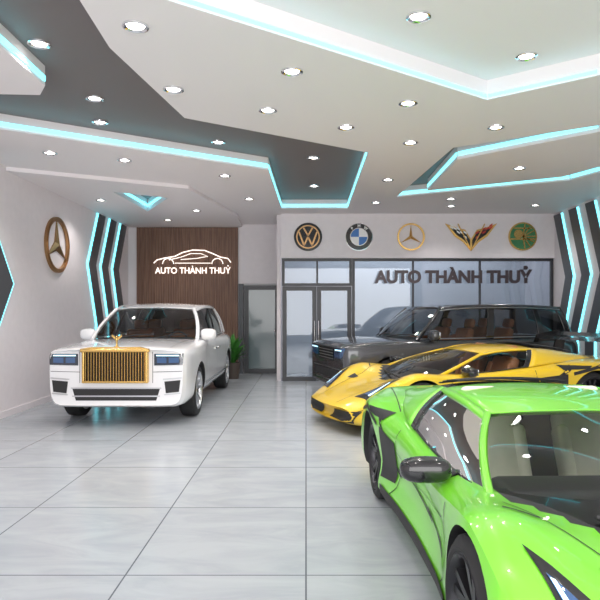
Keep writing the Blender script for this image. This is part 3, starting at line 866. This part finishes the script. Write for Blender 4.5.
# ============================================================ dark grey suv
GP = mat('dark_grey_paint', (.07, .075, .085), .25, .4, coat=1)
RFM = mat('roof_graphite', (.035, .037, .042), .2, .3, coat=1)
SG = dict(name='car', label='dark grey luxury suv with black roof, parked by the glass partition', loc=(2.62, 11.36, 0), rot=196, scale=1.0, paint=GP, inter=M['tan'],
  rows=[(-2.36, .42, .6, .78, .48, .84, .66, .82, .92, .72, 1.02, 1.05), (-2.31, .34, .7, .88, .42, .93, .66, .91, .96, .8, 1.06, 1.08), (-2.1, .28, .8, .95, .4, .98, .66, .96, .99, .87, 1.08, 1.10),
        (-1.45, .27, .82, .98, .38, 1.01, .66, .99, 1.0, .9, 1.09, 1.11), (0, .27, .82, .97, .38, .985, .66, .975, 1.0, .91, 1.08, 1.10), (.9, .27, .82, .97, .38, .99, .66, .98, 1.0, .9, 1.07, 1.11),
        (1.5, .27, .82, .98, .38, 1.01, .66, .99, 1.0, .9, 1.07, 1.11), (2.1, .27, .8, .95, .38, .98, .62, .97, .97, .88, 1.045, 1.085), (2.36, .29, .78, .92, .38, .94, .6, .93, .94, .85, 1.02, 1.06), (2.45, .34, .70, .84, .42, .87, .58, .87, .90, .80, .98, 1.02)],
  bend=(.14, .08), wheels=[(1.5, .395, .44), (-1.40, .395, .44)], archin=.6, track=.85, tw=.26, rimf=.76,
  B=[(1.0, .86, 1.08), (.3, .90, 1.085), (-.6, .91, 1.09), (-1.45, .88, 1.10), (-2.17, .82, 1.11)],
  R=[(.46, .68, 1.63), (.05, .71, 1.675), (-.7, .72, 1.69), (-1.4, .71, 1.68), (-2.0, .68, 1.65)],
  wb=(1.26, 1.10), wt=(.58, 1.66), rb=(-2.28, 1.1), rt=(-2.08, 1.67), crown=.03, cav=(-.93, .93, .4),
  div=[(0, .03, 'k'), (.03, .42, 'g'), (.42, .46, 'k'), (.46, .74, 'g'), (.74, .78, 'k'), (.78, .94, 'g'), (.94, 1, 'k')], toptrim=True,
  apil=.032, spokes=7, spk=(-.12, .12), spw=(.014, .012), rim=M['silver'], seats=[(.1, .42), (.1, -.42), (-.72, .42), (-.72, -.42)], seath=.80, seatmat=M['tan'], drv=.42,
  mir=(.78, 1.04, 1.17), trimmat=M['silver'], roofmat=RFM, sideglass=M['glass_mid'])
make_car(SG)
C, proj, patch, strip, *_ = SG['fn']
patch('grille', [(-.42, .94), (.42, .94)], [(-.36, .72), (.36, .72)], 'front', M['matblack'], 20, 5, .008)
line_obj(SG, 'grille_bar', [('front', [(-.4, z), (.4, z)], (1,)) for z in (.91, .86, .81, .76)], M['silver'], .012, .013)
patch('headlight', [(.46, .95), (.80, .96), (.89, .96)], [(.44, .78), (.78, .79), (.87, .82)], 'front', M['lens'], 14, 5, .008, (-1, 1))
patch('headlight_glow', [(.5, .93), (.84, .935)], [(.5, .91), (.84, .915)], 'front', M['lensglow'], 6, 2, .013, (-1, 1))
patch('lower_grille', [(-.7, .58), (.7, .58)], [(-.6, .44), (.6, .44)], 'front', M['matblack'], 24, 4, .008)
line_obj(SG, 'bumper_trim', [('front', [(-.74, .60), (.74, .60)], (1,)), ('front', [(-.55, .39), (.55, .39)], (1,))], M['silver'], .02, .01)
line_obj(SG, 'panel_gap', [('side', [(.98, 1.02), (1.0, .75), (.95, .42), (-.8, .42), (-1.0, .7), (-1.05, 1.04)], (1, -1)), ('side', [(-.12, 1.05), (-.12, .42)], (1, -1)),
                          ('side', [(2.0, .93), (1.1, .96), (.98, .98)], (1, -1))], M['matblack'])
line_obj(SG, 'side_vent', [('side', [(.85+dx, .88), (.82+dx, .58)], (1, -1)) for dx in (0, .05, .1)], M['silver'], .02, .006)
line_obj(SG, 'body_trim', [('side', [(1.0, .44), (-.9, .44)], (1, -1))], M['silver'], .02, .006)
for s in (-1, 1):
    for x in (.05, -.82):
        b = MB(); b.rbox((x, s*.995, .95), (.18, .03, .03), .01); b.obj('door_handle', M['silver'], C)
patch('rear_light', [(.74, 1.0), (.86, .98)], [(.74, .7), (.86, .7)], 'rear', M['red'], 4, 6, .01, (1, -1))

# ============================================================ sports cars
def sport(loc, rot, paint, label, seatmat, rim, cal, louver, wing=False, scale=1.0):
    S = dict(name='car', label=label, loc=loc, rot=rot, scale=scale, paint=paint, inter=M['dash'], lambo=True,
      rows=[(-2.28, .3, .62, .8, .36, .88, .5, .86, .66, .66, .76, .78), (-2.2, .25, .7, .92, .3, .96, .48, .93, .70, .72, .82, .84), (-1.9, .16, .8, 1.0, .24, 1.03, .44, .99, .74, .78, .86, .88),
            (-1.32, .13, .84, 1.01, .2, 1.03, .46, 1.03, .80, .84, .87, .885), (-.75, .12, .82, .99, .19, .95, .40, 1.0, .72, .85, .83, .85), (-.3, .12, .8, .96, .18, .90, .4, .96, .69, .86, .79, .81),
            (.2, .12, .8, .94, .18, .885, .4, .945, .675, .84, .755, .765), (.65, .12, .8, .94, .18, .91, .4, .95, .675, .81, .73, .73), (1.0, .12, .8, .96, .18, .97, .45, .955, .70, .80, .74, .685), (1.35, .12, .8, .98, .18, 1.0, .50, .975, .735, .79, .765, .615),
            (1.7, .12, .78, .98, .17, 1.0, .42, .965, .655, .77, .675, .55), (2.0, .12, .75, .95, .17, .97, .31, .92, .47, .72, .52, .475), (2.22, .13, .65, .86, .17, .89, .27, .83, .37, .66, .40, .395), (2.34, .17, .55, .72, .2, .76, .25, .7, .31, .56, .34, .34)],
      bend=(.22, .1), wheels=[(1.35, .335, .365), (-1.32, .355, .385)], archin=.6, track=.86, tw=.27, rimf=.76,
      B=[(1.0, .765, .705), (.45, .83, .73), (-.1, .855, .775), (-.7, .84, .83), (-1.55, .66, .875)],
      R=[(.15, .50, .965), (-.1, .535, 1.01), (-.45, .555, 1.025), (-.9, .54, 1.0), (-1.5, .5, .905)],
      wb=(1.40, .61), wt=(.27, 1.005), rb=(-1.62, .885), rt=(-1.55, .93), crown=.04, cav=(-.72, .92, .22),
      div=[(0, .02, 'k'), (.02, .56, 'g'), (.56, .60, 'k'), (.60, 1, 'p')],
      apil=.024, spokes=5, spk=(-.2, .2), spw=(.017, .02), rim=rim, cal=cal, seats=[(-.05, .36), (-.05, -.36)], seath=.60, seatmat=seatmat, drv=.36,
      mir=(.70, 1.0, .775), mirb=.72, mirmat=M['black'], sideglass=M['glass'], roofsplit=.62, railend=.6, louvermat=louver, rearmat=M['black'])
    make_car(S)
    C, proj, patch, strip, sd, rf, ws = S['fn']
    patch('side_intake', [(-.42, .66), (-.86, .70)], [(-.55, .34), (-.90, .30)], 'side', M['matblack'], 10, 10, .006, (1, -1))
    patch('side_skirt', [(.92, .235), (-.88, .25)], [(.92, .13), (-.88, .13)], 'side', M['matblack'], 30, 4, .008, (1, -1))
    patch('shoulder_intake', [(-.75, .815), (-1.25, .80)], [(-.8, .75), (-1.2, .765)], 'side', M['matblack'], 10, 4, .006, (1, -1))
    patch('front_intake', [(.2, .28), (.84, .32)], [(.15, .17), (.74, .17)], 'front', M['matblack'], 12, 4, .008, (1, -1))
    patch('headlight', [(1.55, .83), (2.02, .76)], [(1.62, .78), (2.06, .48)], 'top', M['black'], 16, 8, .006, (1, -1))
    patch('headlight_lens', [(1.68, .795), (1.96, .745)], [(1.72, .765), (1.98, .58)], 'top', M['lens'], 8, 6, .010, (1, -1))
    patch('headlight_glow', [(1.70, .79), (1.97, .74)], [(1.71, .775), (1.975, .71)], 'top', M['lensglow'], 8, 2, .014, (1, -1))
    patch('hood_vent', [(1.60, .56), (1.74, .52)], [(1.60, .42), (1.68, .42)], 'top', M['matblack'], 6, 6, .005, (1, -1))
    line_obj(S, 'panel_gap', [('side', [(.93, .68), (.9, .3), (.8, .24)], (1, -1)), ('side', [(-.38, .76), (-.38, .68), (-.5, .32), (-.6, .25)], (1, -1)),
        ('top', [(1.15, .76), (1.5, .5), (2.25, .33)], (1, -1)), ('side', [(1.75, .5), (2.0, .38), (2.2, .3)], (1, -1)), ('top', [(-.75, .86), (-1.9, .74)], (1, -1))], M['matblack'], .008, .003)
    line_obj(S, 'crease_line', [('side', [(.85, .58), (.1, .50), (-.42, .60)], (1, -1))], M['black'], .006, .003)
    dw = .045 if wing else .03
    line_obj(S, 'body_decal', [('side', [(-.95, .80), (-.62, .60), (-.78, .60), (-.42, .42)], (1, -1)), ('side', [(-.95, .70), (-1.45, .80), (-1.35, .775), (-1.95, .66)], (1, -1))], M['matblack'], dw, .005)
    line_obj(S, 'hood_decal', [('top', [(1.26, .80), (1.31, .66)], (1, -1)), ('side', [(.80, .36), (.30, .46), (.42, .40), (-.10, .50)], (1, -1))], M['matblack'], .018, .005)
    patch('rear_light', [(.45, .68), (.85, .68)], [(.5, .56), (.85, .56)], 'rear', M['red'], 10, 4, .01, (1, -1))
    if wing:
        b = MB()
        prof = [(-1.92, 1.09), (-2.05, 1.125), (-2.28, 1.15), (-2.40, 1.20), (-2.39, 1.14), (-2.15, 1.09)]
        b.prism(prof, ((0, -.92, 0), (1, 0, 0), (0, 0, 1), (0, 1, 0)), 0, 1.84)
        for q in (-1, 1):
            b.prism([(-2.0, .84), (-2.2, .82), (-2.28, 1.12), (-2.08, 1.11)], ((0, q*.6-.012, 0), (1, 0, 0), (0, 0, 1), (0, 1, 0)), 0, .024)
            b.prism([(-1.9, 1.02), (-2.4, 1.04), (-2.44, 1.23), (-1.96, 1.15)], ((0, q*.925-.01, 0), (1, 0, 0), (0, 0, 1), (0, 1, 0)), 0, .02)
        b.obj('rear_wing', M['black'], C, smooth=False)
    return S
GRN = mat('lime_green_paint', (.20, .70, .035), .3, coat=.8)
YEL = mat('yellow_paint', (.82, .55, .012), .28, coat=1)
darkrim = mat('dark_rim', (.05, .05, .055), .3, .8)
S1 = sport((1.60, 3.83, 0), -88.5, GRN, 'lime green low wedge sports car with black mirrors and cream seats', M['cream'], darkrim, M['red'], M['matblack'])
S2 = sport((2.46, 8.98, 0), 199, YEL, 'bright yellow low wedge sports car with black rear wing', M['tan'], darkrim, M['gold'], M['matblack'], wing=True, scale=1.02)

# ------------------------------------------------------------ lights, world, camera
la = bpy.data.lights.new('storefront_light', 'AREA'); la.shape = 'RECTANGLE'; la.size = 9; la.size_y = 3.2; la.energy = 400; la.color = (1, .97, .96)
lo = bpy.data.objects.new('storefront_light', la); COL.objects.link(lo); lo.location = (.5, -1.9, 2.0); lo.rotation_euler = (math.radians(90), 0, 0)
wd = bpy.data.worlds.new('world'); SC.world = wd; wd.use_nodes = True
wd.node_tree.nodes['Background'].inputs[0].default_value = (.92, .95, 1, 1); wd.node_tree.nodes['Background'].inputs[1].default_value = .7
cd = bpy.data.cameras.new('camera'); cd.lens = 36; cd.sensor_width = 36; cd.shift_x = -.01; cd.shift_y = .0167; cd.clip_start = .05
cam = bpy.data.objects.new('camera', cd); COL.objects.link(cam); cam.location = (0, 0, 1.6); cam.rotation_euler = (math.radians(90), 0, 0)
SC.camera = cam
